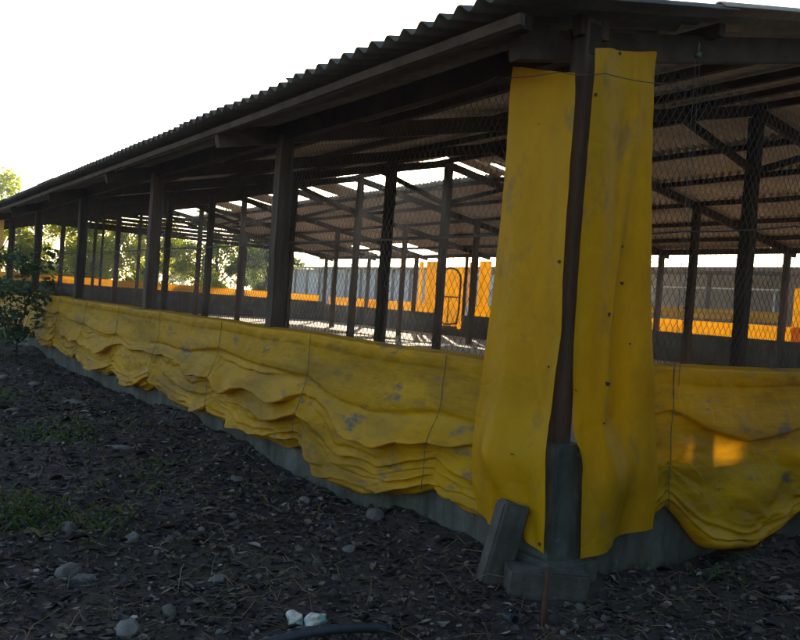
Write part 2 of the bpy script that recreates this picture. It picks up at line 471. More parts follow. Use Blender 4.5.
# corrugated roof sheets, one object each
PITCH, WV = .154, 7
def sheet_mesh(length, WV=WV, amp=.023):
    n = WV*8 + 2; ys = np.linspace(-.012, WV*PITCH+.03, n)
    zc = amp*np.sin(2*np.pi*ys/PITCH)
    xs = np.linspace(0, length, 4)
    top = np.stack(np.broadcast_arrays(xs[:, None], ys[None, :], zc[None, :]), -1).reshape(-1, 3)
    bot = top - np.array([0, 0, .007])
    F = grid_faces(4, n); Fb = F[:, ::-1] + len(top)
    ed = []
    N = len(top)
    for r in (0, 3):
        for j in range(n-1):
            a = r*n+j; ed.append((a, a+1, a+1+N, a+N) if r == 3 else (a+1, a, a+N, a+1+N))
    for c in (0, n-1):
        for r in range(3):
            a = r*n+c; b = a+n; ed.append((a, b, b+N, a+N))
    return np_mesh('roof_sheet', np.concatenate([top, bot]), np.concatenate([F, Fb, np.array(ed)]), M['sheet'], True)
sm_near = sheet_mesh(1.72); sm_eave = sheet_mesh(1.72); sm_eave.materials.clear(); sm_eave.materials.append(M['sheet_dark']); sm_far = sheet_mesh(1.72, WV, .034); sm_half = sheet_mesh(1.6, 3); sm_short = sheet_mesh(.76, 3); sm_one = sheet_mesh(.8, 1)
def lay(mesh, x_low, x_high, y, sgn, col, row):
    # sheet runs from its low end up to its high end
    o = bpy.data.objects.new('roof_sheet', mesh)
    zl, zh = roof_z(x_low), roof_z(x_high)
    d = Vector((x_high-x_low, 0, zh-zl)).normalized()
    yv = Vector((0, 1, 0)); nz = d.cross(yv)
    if nz.z < 0: nz = -nz
    yy = nz.cross(d)
    mt = Matrix((d, yy, nz)).transposed().to_4x4()
    lift = .030 + .009*(col % 2) + random.uniform(-.004, .004)
    y0 = y if yy.y > 0 else y + (1 if mesh is sm_one else 3 if mesh in (sm_half, sm_short) else WV)*PITCH
    mt.translation = Vector((x_low, y0 + random.uniform(-.012, .012), zl + lift + .012))
    tilt = Matrix.Rotation(.0085 + random.uniform(-.002, .002), 4, 'Y')      # low end laps over the sheet below
    o.matrix_world = mt @ tilt @ Matrix.Rotation(random.uniform(-.004, .004), 4, 'Z')
    link(o, shed)
NC = 27
for c in range(NC):
    y = -.21 + c*WV*PITCH
    for r in range(5):
        x0 = -.72 + r*1.535
        slip = -.36 if (r == 4 and c >= 11 and c % 4 != 2) else 0
        lay(sm_eave if r == 0 else sm_near, x0 + slip + random.uniform(-.02, .02), x0+1.0, y, 1, c, r)
    for r in range(5):
        x0 = W + .43 - r*1.50 + (.38 if (r, c) in ((3, 9),) else 0)      # slipped sheet, its gap placed to pass sun onto the gable curtain
        if r == 4 and 10 <= c and c not in (15, 19, 22): continue
        if r == 0 and c in (19, 20, 22): continue              # eave sheets left out: openings added to let sun onto the floor
        if (r, c) == (4, 9):                                             # broken sheet: opening shaped to throw sun spots on the gable curtain
            lay(sm_half, x0, x0-1.0, y+4*PITCH, -1, c, r); lay(sm_short, 7.74, 6.9, y, -1, c, r); lay(sm_one, 8.5, 7.6, y+1.1*PITCH, -1, c, r); lay(sm_half, x0+1.32, x0+.32, y, -1, c+1, r); continue
        lay(sm_far, x0 + random.uniform(-.02, .02), x0-1.0, y, -1, c, r)

# diamond wire netting on the two near sides
def netting(axis_, a0, a1, z0, z1, off):
    cw, ch = .056, .085
    sl = ch/cw
    V = []; 
    mb = MB()
    H = z1-z0; run = H/sl
    def clip(s0, sgn):
        pts = []
        # line a = s0 + sgn*(z-z0)/sl
        t0, t1 = z0, z1
        for lim in (a0, a1):
            pass
        za = z0; zb = z1
        aa = s0; ab = s0 + sgn*run
        # clip to [a0, a1]
        def at(a): return z0 + sgn*(a-s0)*sl
        lo, hi = (aa, ab) if aa < ab else (ab, aa)
        lo2, hi2 = max(lo, a0), min(hi, a1)
        if hi2-lo2 < .01: return None
        return (lo2, at(lo2)), (hi2, at(hi2))
    s = a0 - run - cw
    while s < a1 + run + cw:
        for sgn in (1, -1):
            cl = clip(s, sgn)
            if cl:
                k = 6
                pts = []
                for i in range(k+1):
                    a = cl[0][0] + (cl[1][0]-cl[0][0])*i/k; z = cl[0][1] + (cl[1][1]-cl[0][1])*i/k
                    bul = .012*math.sin(3*a+5*z) + .004*sgn/2
                    pts.append((off+bul, a, z) if axis_ == 'y' else (a, off+bul, z))
                mb.tube(pts, .0019, 3, False)
        s += cw
    o = mb.build('wire_netting', M['wire'], shed, kind='stuff')
for a, b in ((.06, 3.4), (3.52, 6.93), (7.07, 10.65), (10.79, 14.33), (14.47, 17.5)): netting('y', a, b, 1.06, 2.80, .03)
for a, b in ((.06, 3.44), (3.56, 6.93)): netting('x', a, b, 1.10, 2.84, .05)
# straining wires
def wire(pts, r=.0035, mat='wire', name='straining_wire', parent=shed):
    P = []
    for p, q in zip(pts[:-1], pts[1:]):
        for i in range(8): P.append(Vector(p).lerp(Vector(q), i/8) - Vector((0, 0, .012*math.sin(math.pi*i/8))))
    P.append(Vector(pts[-1])); return MB().tube(P, r, 5).build(name, M[mat], parent, True)
wire([(.07, .05, 1.84), (.07, 3.5, 1.86), (.07, 7, 1.86), (.07, 10.7, 1.87), (.07, 14.4, 1.87), (.07, 17.5, 1.87), (.07, 28, 1.87)], .007)
wire([(.05, .09, 1.83), (1.0, .09, 1.94), (2.2, .09, 2.11), (3.5, .09, 2.13), (7, .09, 2.1)], .006)
wire([(-.05, 1.0, 2.72), (-.215, .45, 2.66), (-.2, -.02, 2.60), (-.06, -.19, 2.59), (.45, -.215, 2.64), (.75, -.08, 2.70)], .0024)

# arched wire gate in the far end wall
GXp = W-.13; g0, g1 = 18.42, 19.6; gm = (g0+g1)/2; gr = (g1-g0)/2
gpts = [(GXp, g0+.1, .9), (GXp, g0, 1.25), (GXp, g0, 2.35)] + [(GXp, gm-gr*math.cos(t), 2.35+.42*math.sin(t)) for t in np.linspace(.25, math.pi-.25, 9)]
gpts += [(GXp, g1, 2.35), (GXp, g1, 1.25), (GXp, g1-.1, .9), (GXp, gm, .84), (GXp, g0+.1, .9)]
gate = MB().tube(gpts, .035, 6).build('gate', M['rust'], shed, True)
MB().beam((GXp, g0, 1.78), (GXp, g1, 1.78), .04, .05).build('rail', M['rust'], gate)
MB().beam((GXp, gm, .86), (GXp, gm, 1.76), .025, .025).build('stile', M['rust'], gate)
MB().box((GXp-.02, g0+.05, .62), (GXp+.02, g1-.05, .80)).build('kick_board', M['wood'], gate)

# ------------------------------------------------------------------ tarpaulins
def curtain(name, label, horiz, s0, s1, zt, cords, off, outward, zb_fn, ds=.022, nv=120, seed=3, mat='tarp', nf=3.2, depth=1.0, fold0=.40, cord_parts=True, fall=None):
    """gathered side curtain: s runs along the wall, v from the hem at the top to the bunched foot"""
    ns = max(int((s1-s0)/ds), 20)
    s = np.linspace(s0, s1, ns); v = np.linspace(0, 1, nv)
    S, Vv = np.meshgrid(s, v)
    cs = np.array([s0-1.2] + list(cords) + [s1+1.2])
    idx = np.clip(np.searchsorted(cs, s)-1, 0, len(cs)-2)
    c = (s-cs[idx])/(cs[idx+1]-cs[idx]); gap = cs[idx+1]-cs[idx]
    lop = .5 + .34*(_hash(idx.astype(np.int64), idx.astype(np.int64)*3, idx.astype(np.int64)*0, seed)-.5)*2   # where each swag hangs lowest
    cw = np.where(c < lop, .5*c/lop, .5+.5*(c-lop)/(1-lop))
    sag = np.sin(np.pi*cw)
    pinch = .38 + .62*np.clip(np.sin(np.pi*c), 0, 1)**.55
    zb = zb_fn(s)
    f0 = fold0 + .20*(fnoise(s*.55+seed*3, s*0, 3, seed)-.5)
    w_ = np.clip((Vv - f0[None, :])/(1-f0[None, :]), 0, 1)
    we = sstep(0, .22, w_)
    Z = zt - (zt-zb)[None, :]*Vv
    warp = fnoise(S*.55+11, Vv*1.8, 2, seed+5)-.5
    warp2 = fnoise(S*1.7+5, Vv*3.2, 3, seed+6)-.5
    dip = (sag*np.minimum(gap/1.7, 1.5))[None, :]*sstep(0, .6, w_)
    def folds(nfold, ww, a0, a1, a2, sd_, thr=.38, drop=.2):
        Ph = nfold*ww + a0*warp + a1*warp2 - .55*dip*nfold/4
        k = np.floor(Ph).astype(np.int64); f = Ph-k
        saw = np.where(f < 1-drop, (np.clip(f, 0, 1)/(1-drop))**1.5, np.clip((1-f)/drop, 0, 1)**.8)
        on = sstep(thr, thr+.3, vnoise(S*.85 + k*7.7, k*3.31 + S*0, sd_))        # each fold starts and dies out on its own
        on = on*(.55 + .9*vnoise(S*2.1 + k*1.3, k*1.7 + S*0, sd_+1))
        return saw*on*a2
    m1 = folds(nf, w_, 1.7, .75, 1.0, seed+40)
    m2 = folds(nf*2.3, w_, 3.0, 2.4, 1.0, seed+50, .42, .25)
    A1 = .088*depth*we*(.55+.45*pinch[None, :]); A2 = .026*depth*we
    # the first ledge: slack cloth hangs over the fold line, then tucks back
    lv = f0 - .02 + .10*warp + .05*(sag-.5)
    ld = (Vv-lv[None, :]) if lv.ndim == 1 else Vv-lv
    la = (.25 + .9*vnoise(S*.6+seed, S*0, seed+60))*.060*depth
    ledge = np.where(ld < 0, np.exp(-(ld/.13)**2), np.exp(-(ld/.028)**2))*la
    D = .006 + .040*depth*sstep(.02, .5, w_)*pinch[None, :] + m1*A1 + m2*A2 + ledge
    Z = Z - .50*m1*A1 - .35*m2*A2 - .45*ledge
    # swags: the fullness slides down between the cords
    Z = Z - .060*depth*dip*np.sin(np.pi*np.clip(w_*.82, 0, 1))
    # two or three thin pleats lying along the foot
    Pf = (1-Vv)*17 + 1.6*warp2 + .5*warp
    kf = np.floor(Pf); ff = Pf-kf
    foot = sstep(.80, .90, Vv)*(np.where(ff > .25, ((1-ff)/.75)**1.3, ff/.25))*(.4+.9*vnoise(S*.9+kf*5, kf*2.2, seed+70))
    D += .034*depth*foot; Z -= .018*depth*foot
    D = D*(1-.85*sstep(.95, 1, Vv)) + .004
    crease = np.zeros_like(S)
    for cd_ in cords:
        r_ = np.abs(S-cd_); g = np.exp(-(r_/.30)**2)*we
        ang = np.arctan2((Vv-.70)*(zt-zb.mean()), S-cd_)
        crease += g*(.020*np.abs(np.sin(ang*4+vnoise(S*3, Vv*5, seed+2)*5)))
        D -= np.exp(-(r_/.03)**2)*(.012*we + .003)
    D += crease*depth
    gsum = np.zeros_like(s)
    for cd_ in cords: gsum += np.exp(-((s-cd_)/.14)**2)
    zc_ = zb + .40*(zt-zb)
    Z = np.where(w_ > 0, Z + (zc_[None, :]-Z)*(.10*gsum[None, :]*we), Z)
    # slack in the flat part, and fine puckers under the hem
    D += .030*(fnoise(S*.8, Vv*2.2, 3, seed+12)-.45)*sstep(.05, .3, Vv)
    D += .012*(fnoise(S*7+Vv*5, Vv*5, 3, seed+13)-.5)*sstep(.1, .5, Vv)
    D += .006*(fnoise(S*16, Vv*14-S*6, 2, seed+15)-.5)
    diag = np.abs(fnoise(S*2.2+Vv*3.1, Vv*4.2-S*1.2, 3, seed+17)-.5)
    D += .012*np.exp(-diag*30)*sstep(.45, .7, Vv)*depth               # sharp crease lines
    # top hem: a pocket .12 m deep, stitched, rolled over the wall top
    hemv = .125
    hem = np.sin(np.pi*np.clip(Vv/hemv, 0, 1))**.6
    D += .011*hem*(.6+.8*fnoise(S*1.7, S*0, 2, seed+20)) + .006*hem*np.sin(S*22+6*fnoise(S*3, S*0, 2, 4))
    D -= .10*(1-sstep(0, .022, Vv))
    Z += .012*(fnoise(S*.8, S*0, 2, seed+31)-.5) - .004*(1-sstep(0, .03, Vv))
    Z += .010*np.sin(np.pi*c)[None, :]*-1*(1-Vv)
    D = np.where(D > 0, D*(.42+.58*sstep(s0+.15, s0+.7, S)), D)
    off_ = off + outward*np.maximum(D, -.2)
    P = np.stack([off_, S, Z] if horiz == 'y' else [S, off_, Z], -1).reshape(-1, 3)
    o = np_obj(name, P, grid_faces(nv, ns), M[mat], True, label=label, cat='tarpaulin')
    if cord_parts:
        for cd_ in cords:
            if not (s0 < cd_ < s1): continue
            j = int(np.argmin(np.abs(s-cd_)))
            pts = []
            zs = np.linspace(Z[3, j], Z[-4:, j].min()+.01, 16)
            dv = np.array([max(np.where(np.abs(Z[:, max(j-1, 0):j+2]-z_) < .035, D[:, max(j-1, 0):j+2], 0).max(), 0) for z_ in zs])
            dv = np.maximum.accumulate(dv)*.75 + dv*.25; dv = np.maximum(np.convolve(np.pad(dv, 2, mode='edge'), [.15, .2, .3, .2, .15], 'valid'), 0)
            for t_, (z_, d_) in enumerate(zip(zs, dv)):
                q = off+outward*(d_+.006); sw = cd_ + .004*math.sin(t_*1.1+cd_*5)
                pts.append((q, sw, z_) if horiz == 'y' else (sw, q, z_))
            MB().tube(pts, .0026, 5).build('cord', M['cord'], o, True)
    return o
kx = np.array([.2, .43, .75, 1.09, 1.43, 1.95, 2.53, 2.88, 3.36, 3.92, 4.48, 5.25, 5.85, 6.5, 7.29, 8.25, 9.56, 11.32, 14.27, 18])
kz = np.array([.30, .29, .27, .23, .17, .17, .24, .22, .19, .26, .20, .18, .24, .20, .20, .20, .23, .28, .29, .29])
curtain('side_curtain', 'long gathered yellow tarpaulin along the low wall left of the corner', 'y', .30, 18.3, 1.135,
        [.83, 2.52, 4.32, 6.15, 7.85, 9.6, 11.4, 13.2, 15.2], -.105, -1, lambda s: np.interp(s, kx, kz)+.02, seed=4, nf=3.6)
gxk = np.array([.3, .64, .75, 1.06, 1.45, 1.82, 2.09, 2.6, 3.2, 3.6, 14]); gzk = np.array([.28, .28, .33, .17, .15, .24, .31, .30, .26, .33, .33])
curtain('gable_curtain', 'sagging yellow tarpaulin with sunlit spots on the low wall right of the corner', 'x', .38, 13.8, 1.165,
        [.74, 3.5, 5.3, 7.1, 8.9, 10.7, 12.5], -.105, -1, lambda s: np.interp(s, gxk, gzk)+.02, seed=21, nf=2.2, depth=1.25, fold0=.36)
curtain('far_curtain', 'sun-glowing yellow tarpaulin strip along the far long wall right of the arched gate', 'y', .3, 17.9, 1.54,
        list(range(2, 18, 2)), W+.11, 1, lambda s: .35+s*0, ds=.06, nv=60, seed=33, nf=2.6, fold0=.5, mat='tarp_clean', cord_parts=False)
curtain('far_curtain', 'sun-glowing yellow tarpaulin strip on the far long wall left of the arched gate', 'y', 20.0, 27.8, 1.54,
        [21.5, 23.5, 25.5], W+.11, 1, lambda s: .35+s*0, ds=.06, nv=60, seed=35, nf=2.6, fold0=.5, mat='tarp_clean', cord_parts=False)
curtain('end_curtain', 'orange-glowing tarpaulin strip along the far end wall below the trees', 'x', .3, 13.8, 1.57,
        [2, 4, 6, 8, 10, 12], L+.11, 1, lambda s: .35+s*0, ds=.06, nv=60, seed=43, nf=2.6, fold0=.5, mat='tarp_clean', cord_parts=False)

def panel(name, label, edge_l, edge_r, fixed, horiz, seed=1, nu=56, nv=200, amp=.02, bulge=None, bottom=None, mat='tarp_clean', eyelets=(), tears=()):
    """hanging strip between two edge polylines given as (s, z, out)"""
    v = np.linspace(0, 1, nv); u = np.linspace(0, 1, nu)
    def samp(e):
        e = np.array(e, float); t = np.concatenate([[0], np.cumsum(np.abs(np.diff(e[:, 1]))+.001)]); t /= t[-1]
        k = np.ones(9)/9
        cols = []
        for i in range(3):
            q = np.interp(v, t, e[:, i]); qp = np.pad(q, 4, mode='edge'); cols.append(np.convolve(qp, k, 'valid'))
        return np.stack(cols, 1)
    a, b = samp(edge_l), samp(edge_r)
    U, Vv = np.meshgrid(u, v)
    S = a[:, None, 0]*(1-U) + b[:, None, 0]*U
    Z = a[:, None, 1]*(1-U) + b[:, None, 1]*U
    D = a[:, None, 2]*(1-U) + b[:, None, 2]*U
    D += amp*(.5+1.1*Vv)*np.sin(2*np.pi*(1.15*U+.35*fnoise(Vv*1.4+seed, U*.6, 2, seed)+seed*.37))*np.sin(np.pi*np.clip(U, .02, .98))**.5
    D += .018*(fnoise(U*2.2, Vv*5, 3, seed+3)-.5) + .004*(fnoise(U*7, Vv*26, 3, seed+4)-.5)
    cr = np.abs(fnoise(U*1.2+Vv*2+seed, Vv*4-U*1.5, 2, seed+9)-.5)
    D += .007*np.exp(-cr*14)*sstep(.3, .8, Vv)
    if bulge is not None: D += bulge(U, Vv)
    if bottom is not None: Z = Z + bottom(U)*sstep(.8, 1, Vv)
    # pull folds fanning from the fixing at the top
    D += .006*np.sin((U-.5)*5/(Vv*3.2+.3))*np.exp(-Vv*9)
    Q = fixed - D
    P = np.stack([Q, S, Z] if horiz == 'y' else [S, Q, Z], -1).reshape(-1, 3)
    o = np_obj(name, P, grid_faces(nv, nu), M[mat], True, label=label, cat='tarpaulin')
    for (uu, vv, tw, th_) in tears:
        i = int(vv*(nv-1)); j = int(uu*(nu-1)); c = Vector(P[i*nu+j])
        nrm = Vector((-1, 0, 0)) if horiz == 'y' else Vector((0, -1, 0)); tx = Vector((0, -1, 0)) if horiz == 'y' else Vector((1, 0, 0))
        ring = []
        for q_ in range(9):
            an = q_/9*6.283; k_ = random.uniform(.45, 1.15)
            ring.append(c + nrm*.007 + tx*(tw*k_*math.cos(an)) + Vector((0, 0, 1))*(th_*k_*math.sin(an) + .35*th_*math.cos(2*an)))
        mb = MB(); mb.add(ring + [v_ - nrm*.006 for v_ in ring], [tuple(range(9)), tuple(range(17, 8, -1))] + [(q_, (q_+1) % 9, 9+(q_+1) % 9, 9+q_) for q_ in range(9)])
        mb.build('tear', M['blackpipe'], o)
    for (uu, vv) in eyelets:
        i = int(vv*(nv-1)); j = int(uu*(nu-1)); c = Vector(P[i*nu+j])
        nrm = Vector((-1, 0, 0)) if horiz == 'y' else Vector((0, -1, 0))
        q = c + nrm*.004
        MB().tube([q - nrm*.002, q + nrm*.003], .009, 10).build('eyelet', M['rust'], o)
    return o
# left strip of the near corner (in the plane of the long side)
panel('corner_strip', 'tall flat yellow tarpaulin strip hanging on the left of the corner post',
      [(.395, 2.735, .03), (.40, 1.9, .03), (.42, 1.2, .06), (.43, .65, .10), (.42, .42, .09), (.38, .27, .06)],
      [(-.075, 2.61, .02), (-.085, 1.9, .015), (-.095, 1.3, .01), (-.085, .86, .03), (-.115, .72, .075), (-.135, .45, .07), (-.14, .20, .06)],
      -.115, 'y', seed=2, amp=.026, mat='tarp_strip', bulge=lambda U, V: .05*np.exp(-((V-.83)/.06)**2)*np.sin(np.pi*U) + .03*sstep(.80, .84, V)*np.exp(-((U-.35-2*(V-.8))/.1)**2), eyelets=((.95, .4), (.95, .98)), tears=((.62, .82, .02, .003), (.9, .62, .005, .006)))
panel('corner_strip', 'tall yellow tarpaulin strip with small tears on the right of the corner post',
      [(-.085, 2.735, .03), (-.075, 1.9, .02), (-.065, 1.2, .02), (-.05, .80, .04), (-.005, .70, .07), (.015, .45, .075), (.03, .165, .08)],
      [(.365, 2.82, .03), (.405, 2.1, .04), (.45, 1.4, .06), (.50, .9, .09), (.54, .55, .11), (.555, .27, .09)],
      -.105, 'x', seed=5, amp=.034, mat='tarp_strip', bulge=lambda U, V: .06*np.exp(-((V-.86)/.07)**2)*np.sin(np.pi*U)**2 + .022*np.exp(-((U-.85+.75*V)/.07)**2)*sstep(.02, .2, V)*(1-sstep(.6, .9, V)), eyelets=((.45, .012), (.05, .1)),
      tears=((.36, .665, .022, .012), (.40, .53, .010, .014), (.66, .475, .016, .010), (.30, .74, .008, .006), (.62, .40, .006, .008), (.75, .60, .007, .005)))
# strips on the far corner and beside the gate
def far_strip(label, horiz, a, b, z0, z1, off, seed):
    panel('hanging_strip', label, [(a, z1, .02), (a, z0, .03)], [(b, z1, .02), (b, z0, .03)], off, horiz, seed=seed, nu=20, nv=60, amp=.015)
far_strip('glowing yellow strip filling the bay left of the arched gate', 'y', 20.75, 19.75, 1.48, 3.05, W+.13, 7)
far_strip('narrow orange strip at the bright opening left of the arched gate', 'y', 21.2, 20.95, 1.48, 3.05, W+.15, 8)
far_strip('yellow strip glowing behind the arched gate', 'y', 19.62, 18.4, .4, 2.85, W+.16, 9)
far_strip('narrow yellow strip just right of the arched gate', 'y', 18.3, 17.95, 1.48, 3.02, W+.13, 10)
far_strip('yellow strip second to the right of the arched gate', 'y', 17.78, 17.2, 1.48, 3.05, W+.13, 12)
far_strip('orange strip hanging on the far long wall at the right edge', 'y', 6.95, 6.3, 1.1, 2.4, W+.15, 13)
far_strip('yellow strip on the left end of the shed behind the leafy shrub', 'y', 20.6, 17.75, .3, 3.0, -.13, 14)

# lifting cords and pulley right of the corner
cords_r = thing('lifting_cords', 'thin pair of grey lifting cords on a pulley right of the corner strip', 'cord', (.68, -.11, 1.1))
def child(mb, name, mat, parent, smooth=False):
    o = mb.build(name, mat, parent, smooth); o.matrix_parent_inverse = Matrix.Translation(-Vector(parent.location)); return o
child(MB().tube([(.70, -.14, 2.84), (.705, -.14, 2.0), (.715, -.15, 1.0)], .0018, 5), 'cord', M['cord'], cords_r, True)
child(MB().tube([(.735, -.14, 2.84), (.745, -.14, 2.0), (.76, -.15, 1.05)], .0018, 5), 'cord', M['cord'], cords_r, True)
child(MB().tube([(.717, -.125, 2.87), (.717, -.155, 2.87)], .015, 12).tube([(.717, -.14, 2.87), (.717, -.14, 2.94)], .006, 6), 'pulley', M['cord'], cords_r, True)

# ------------------------------------------------------------------ loose things by the corner
def gz(x, y): return float(ground_z(np.array([x]), np.array([y]))[0])
bl = bevel_box('concrete_block', (-.075, -.055, 0), (.075, .055, .43), M['block'], None, .014, 3, .0045, label='concrete block leaning against the foot of the left corner strip', cat='block')
bl.location = (-.335, .06, gz(-.33, .08)-.02); bl.rotation_euler = (R(-3), R(15), R(-18))
bl2 = bevel_box('concrete_block', (-.20, -.075, 0), (.20, .075, .15), M['block'], None, .014, 3, .005, label='concrete block lying flat at the foot of the corner pillar', cat='block')
bl2.location = (-.17, -.16, gz(-.17, -.16)-.015); bl2.rotation_euler = (R(2), R(3), R(-28))
st = MB().tube([(-.45, -.44, -.15), (-.452, -.44, .1), (-.445, -.437, .27)], [.012, .0125, .012], 8).build('rebar_stake', M['rust'], None, True, label='rusty steel stake standing in the ground before the flat block', cat='stake')

# half-buried black pipes
def pipe(name, label, p, q, r, bend=.03):
    p = Vector(p); q = Vector(q); t = thing(name, label, 'pipe', p)
    pts = [p.lerp(q, i/10) + Vector((0, 0, bend*math.sin(math.pi*i/10))) for i in range(11)]
    mb = MB().tube(pts, r, 14, False)
    ins = [pt for pt in pts]; mb.tube(ins, r*.8, 14, False)
    child(mb, 'pipe_wall', M['blackpipe'], t, True)
    d = (q-p).normalized()
    ring = MB().tube([q - d*.01, q + d*.006], [r*1.06, r*1.06], 14, False).tube([q + d*.006, q + d*.0061], [r*1.06, r*.78], 14, False)
    child(ring, 'rim', M['blackpipe'], t)
    return t
pipe('plastic_pipe', 'black plastic pipe lying on the litter below the pale crumpled scrap', (-1.72, -.10, .0), (-1.12, -.20, .022), .022)
pipe('plastic_pipe', 'short black pipe end poking out beside the rusty stake', (-.52, -.22, -.01), (-.56, -.37, .03), .026, 0)

# crumpled pale scrap: two lobes of a torn, stained plastic wrapper
def rock(name, label, loc, size, seed, mat='stone', cat='stone', sub=2, rough=.35, rot=0, group=None, flat=0.0):
    bm = bmesh.new(); bmesh.ops.create_icosphere(bm, subdivisions=sub, radius=1)
    rr = random.Random(seed)
    planes = [(Vector((rr.gauss(0, 1), rr.gauss(0, 1), rr.gauss(0, 1))).normalized(), rr.uniform(.55, .9)) for _ in range(9)]
    for v in bm.verts:
        for nrm, d in planes:
            k = v.co.dot(nrm)
            if k > d: v.co -= nrm*(k-d)*.92
        n_ = float(fnoise(np.array([v.co.x*1.7+seed]), np.array([v.co.y*1.7+v.co.z*2.3]), 3, seed)[0])-.5
        v.co *= 1+rough*n_
        v.co = Vector((v.co.x*size[0], v.co.y*size[1], v.co.z*size[2]))
    me = bpy.data.meshes.new(name); bm.to_mesh(me); bm.free()
    me.materials.append(M[mat]); 
    o = link(bpy.data.objects.new(name, me), None, label, cat, group)
    o.location = loc; o.rotation_euler = (rr.uniform(-.15, .15), rr.uniform(-.15, .15), rot)
    return o
mt, n, out = newmat('stained_wrapper')
p = nd(n, 'ShaderNodeBsdfPrincipled', Roughness=.45)
a = ramp(n, noise_node(n, 16, 4), [(.42, (.62, .62, .56)), (.55, (.45, .38, .24)), (.62, (.16, .36, .33))])
n.links.new(a, p.inputs['Base Color']); n.links.new(bump(n, noise_node(n, 30, 4), .8, .01), p.inputs['Normal']); n.links.new(p.outputs[0], out.inputs[0])
M['wrapper'] = mt
sx, sy = -1.38, .06
scrap = thing('crumpled_wrapper', 'pale stained crumpled plastic wrapper lying on dark litter', 'litter', (sx, sy, gz(sx, sy)))
for (dx, dy, s_, seed) in ((-.035, .02, (.042, .036, .046), 5), (.040, -.018, (.052, .044, .044), 8)):
    o = rock('wrapper_lobe', None, (dx, dy, .022), s_, seed, 'wrapper', None, 3, .9); o.parent = scrap
    for k in ('label', 'category'):
        if k in o: del o[k]

ST = [  # x, y, size, label
 (-.27, 1.24, (.085, .07, .05), 'rounded grey stone near the low wall under the gathered curtain'),
 (-1.49, .77, (.062, .04, .022), 'flat pale stone on open litter left of the crumpled wrapper'),
 (-1.72, 1.45, (.075, .045, .030), 'tilted flat tan stone right of the green weed patch'),
 (-2.08, .98, (.09, .055, .03), 'long tan rubble slab in the lower left litter'),
 (-2.13, 1.08, (.085, .06, .055), 'dark angular stone touching the tan rubble slab'),
 (-2.06, .30, (.075, .06, .04), 'grey lump of stone at the bottom edge left of the black pipe'),
 (-.60, 2.62, (.10, .06, .03), 'pale flat stone midway along the yard close to the side curtain'),
 (-.85, 6.8, (.15, .09, .045), 'whitish flat rubble piece far up the yard'),
 (-2.0, 1.68, (.05, .045, .05), 'small pale upright stone at the edge of the weed patch'),
 (1.0, -.72, (.06, .03, .022), 'small tan stone at the lower right edge of the yard'),
 (-1.1, 3.9, (.11, .06, .03), 'flat grey stone in the middle of the yard among weeds'),
 (-1.62, 6.1, (.12, .08, .035), 'long whitish chip lying left of the far rubble piece'),
 (-2.45, 1.35, (.10, .07, .07), 'big dark stone below the weed patch at the left'),
 (-1.25, 9.3, (.16, .10, .05), 'pale broken slab at the far end of the yard'),
 (-.95, 8.6, (.13, .08, .04), 'small pale slab piece beside the pale broken slab'),
 (-.42, 1.9, (.05, .04, .03), 'small grey stone between the low wall and the pale flat stone'),
 (-.75, .75, (.045, .035, .025), 'small dark stone in the bare patch left of the leaning block'),
 (-1.0, .45, (.04, .03, .02), 'small buff stone on the litter above the black pipe'),
 (.55, -.55, (.035, .028, .02), 'tiny grey stone in front of the wall right of the pillar'),
 (-2.6, 3.2, (.09, .06, .03), 'flat pale stone at the left edge above the weed patch'),
]
for i, (x, y, s_, lb) in enumerate(ST):
    rock('stone', lb, (x, y, gz(x, y)+s_[2]*.25), s_, 100+i, 'stone', 'stone', 2, .3, random.uniform(0, 6), 'stones and rubble in the yard')

# ------------------------------------------------------------------ litter, clods, stalks, grass
def yard_points(nm, rmax=17, power=1.6, amin=-12, amax=82):
    r_ = .5 + (rmax-.5)*rng.random(nm)**power
    a = np.radians(rng.uniform(amin, amax, nm))
    x = CAMP.x + r_*np.sin(a); y = CAMP.y + r_*np.cos(a)
    k = ~((x > -.12) & (y > -.12)) & ~((x > -.3) & (y > -.3) & (x < .2) & (y < .2))
    return x[k], y[k], r_[k]
def rot_frames(nm, tilt):
    yaw_ = rng.uniform(0, 2*np.pi, nm); ti = rng.normal(0, tilt, nm); ro = rng.normal(0, tilt, nm)
    cx, sx_ = np.cos(yaw_), np.sin(yaw_)
    a = np.stack([cx*np.cos(ti), sx_*np.cos(ti), np.sin(ti)], -1)
    b = np.stack([-sx_*np.cos(ro), cx*np.cos(ro), np.sin(ro)], -1)
    n_ = np.cross(a, b); n_ /= np.linalg.norm(n_, axis=1)[:, None]
    return a, b, n_
def leaves_mesh(C, Ln, Wd, a, b, n_, curl, rnd):
    # six-vertex bent leaf: base, two sides near, two sides far, tip
    prof = [(-.5, 0, 0), (-.15, .5, 1), (.22, .42, 1), (.5, 0, .2), (.22, -.42, 1), (-.15, -.5, 1)]
    V = np.zeros((len(C), 6, 3))
    for i, (l, s_, k) in enumerate(prof):
        V[:, i] = C + a*(Ln*l)[:, None] + b*(Wd*s_)[:, None] + n_*(curl*k*Ln*(1 if abs(s_) > 0 else -.4))[:, None]
    base = np.arange(len(C))[:, None]*6
    F = np.concatenate([base+np.array([0, 1, 2, 3]), base+np.array([0, 3, 4, 5])])
    return V.reshape(-1, 3), F, np.repeat(rnd, 6)
x, y, r_ = yard_points(62000, 17, 1.45)
nm = len(x); sc = np.clip(.55+.12*r_, .6, 1.5)
C = np.stack([x, y, ground_z(x, y)+.004+rng.random(nm)*.010], -1)
a, b, n_ = rot_frames(nm, .24)
V, F, q = leaves_mesh(C, rng.gamma(5, .0085, nm)*sc, rng.gamma(5, .0042, nm)*sc, a, b, n_, rng.normal(.04, .10, nm), rng.random(nm))
np_obj('leaf_litter', V, F, M['litter'], False, {'rnd': q}, label='dark dead leaves and scraps strewn over the yard', kind='stuff')
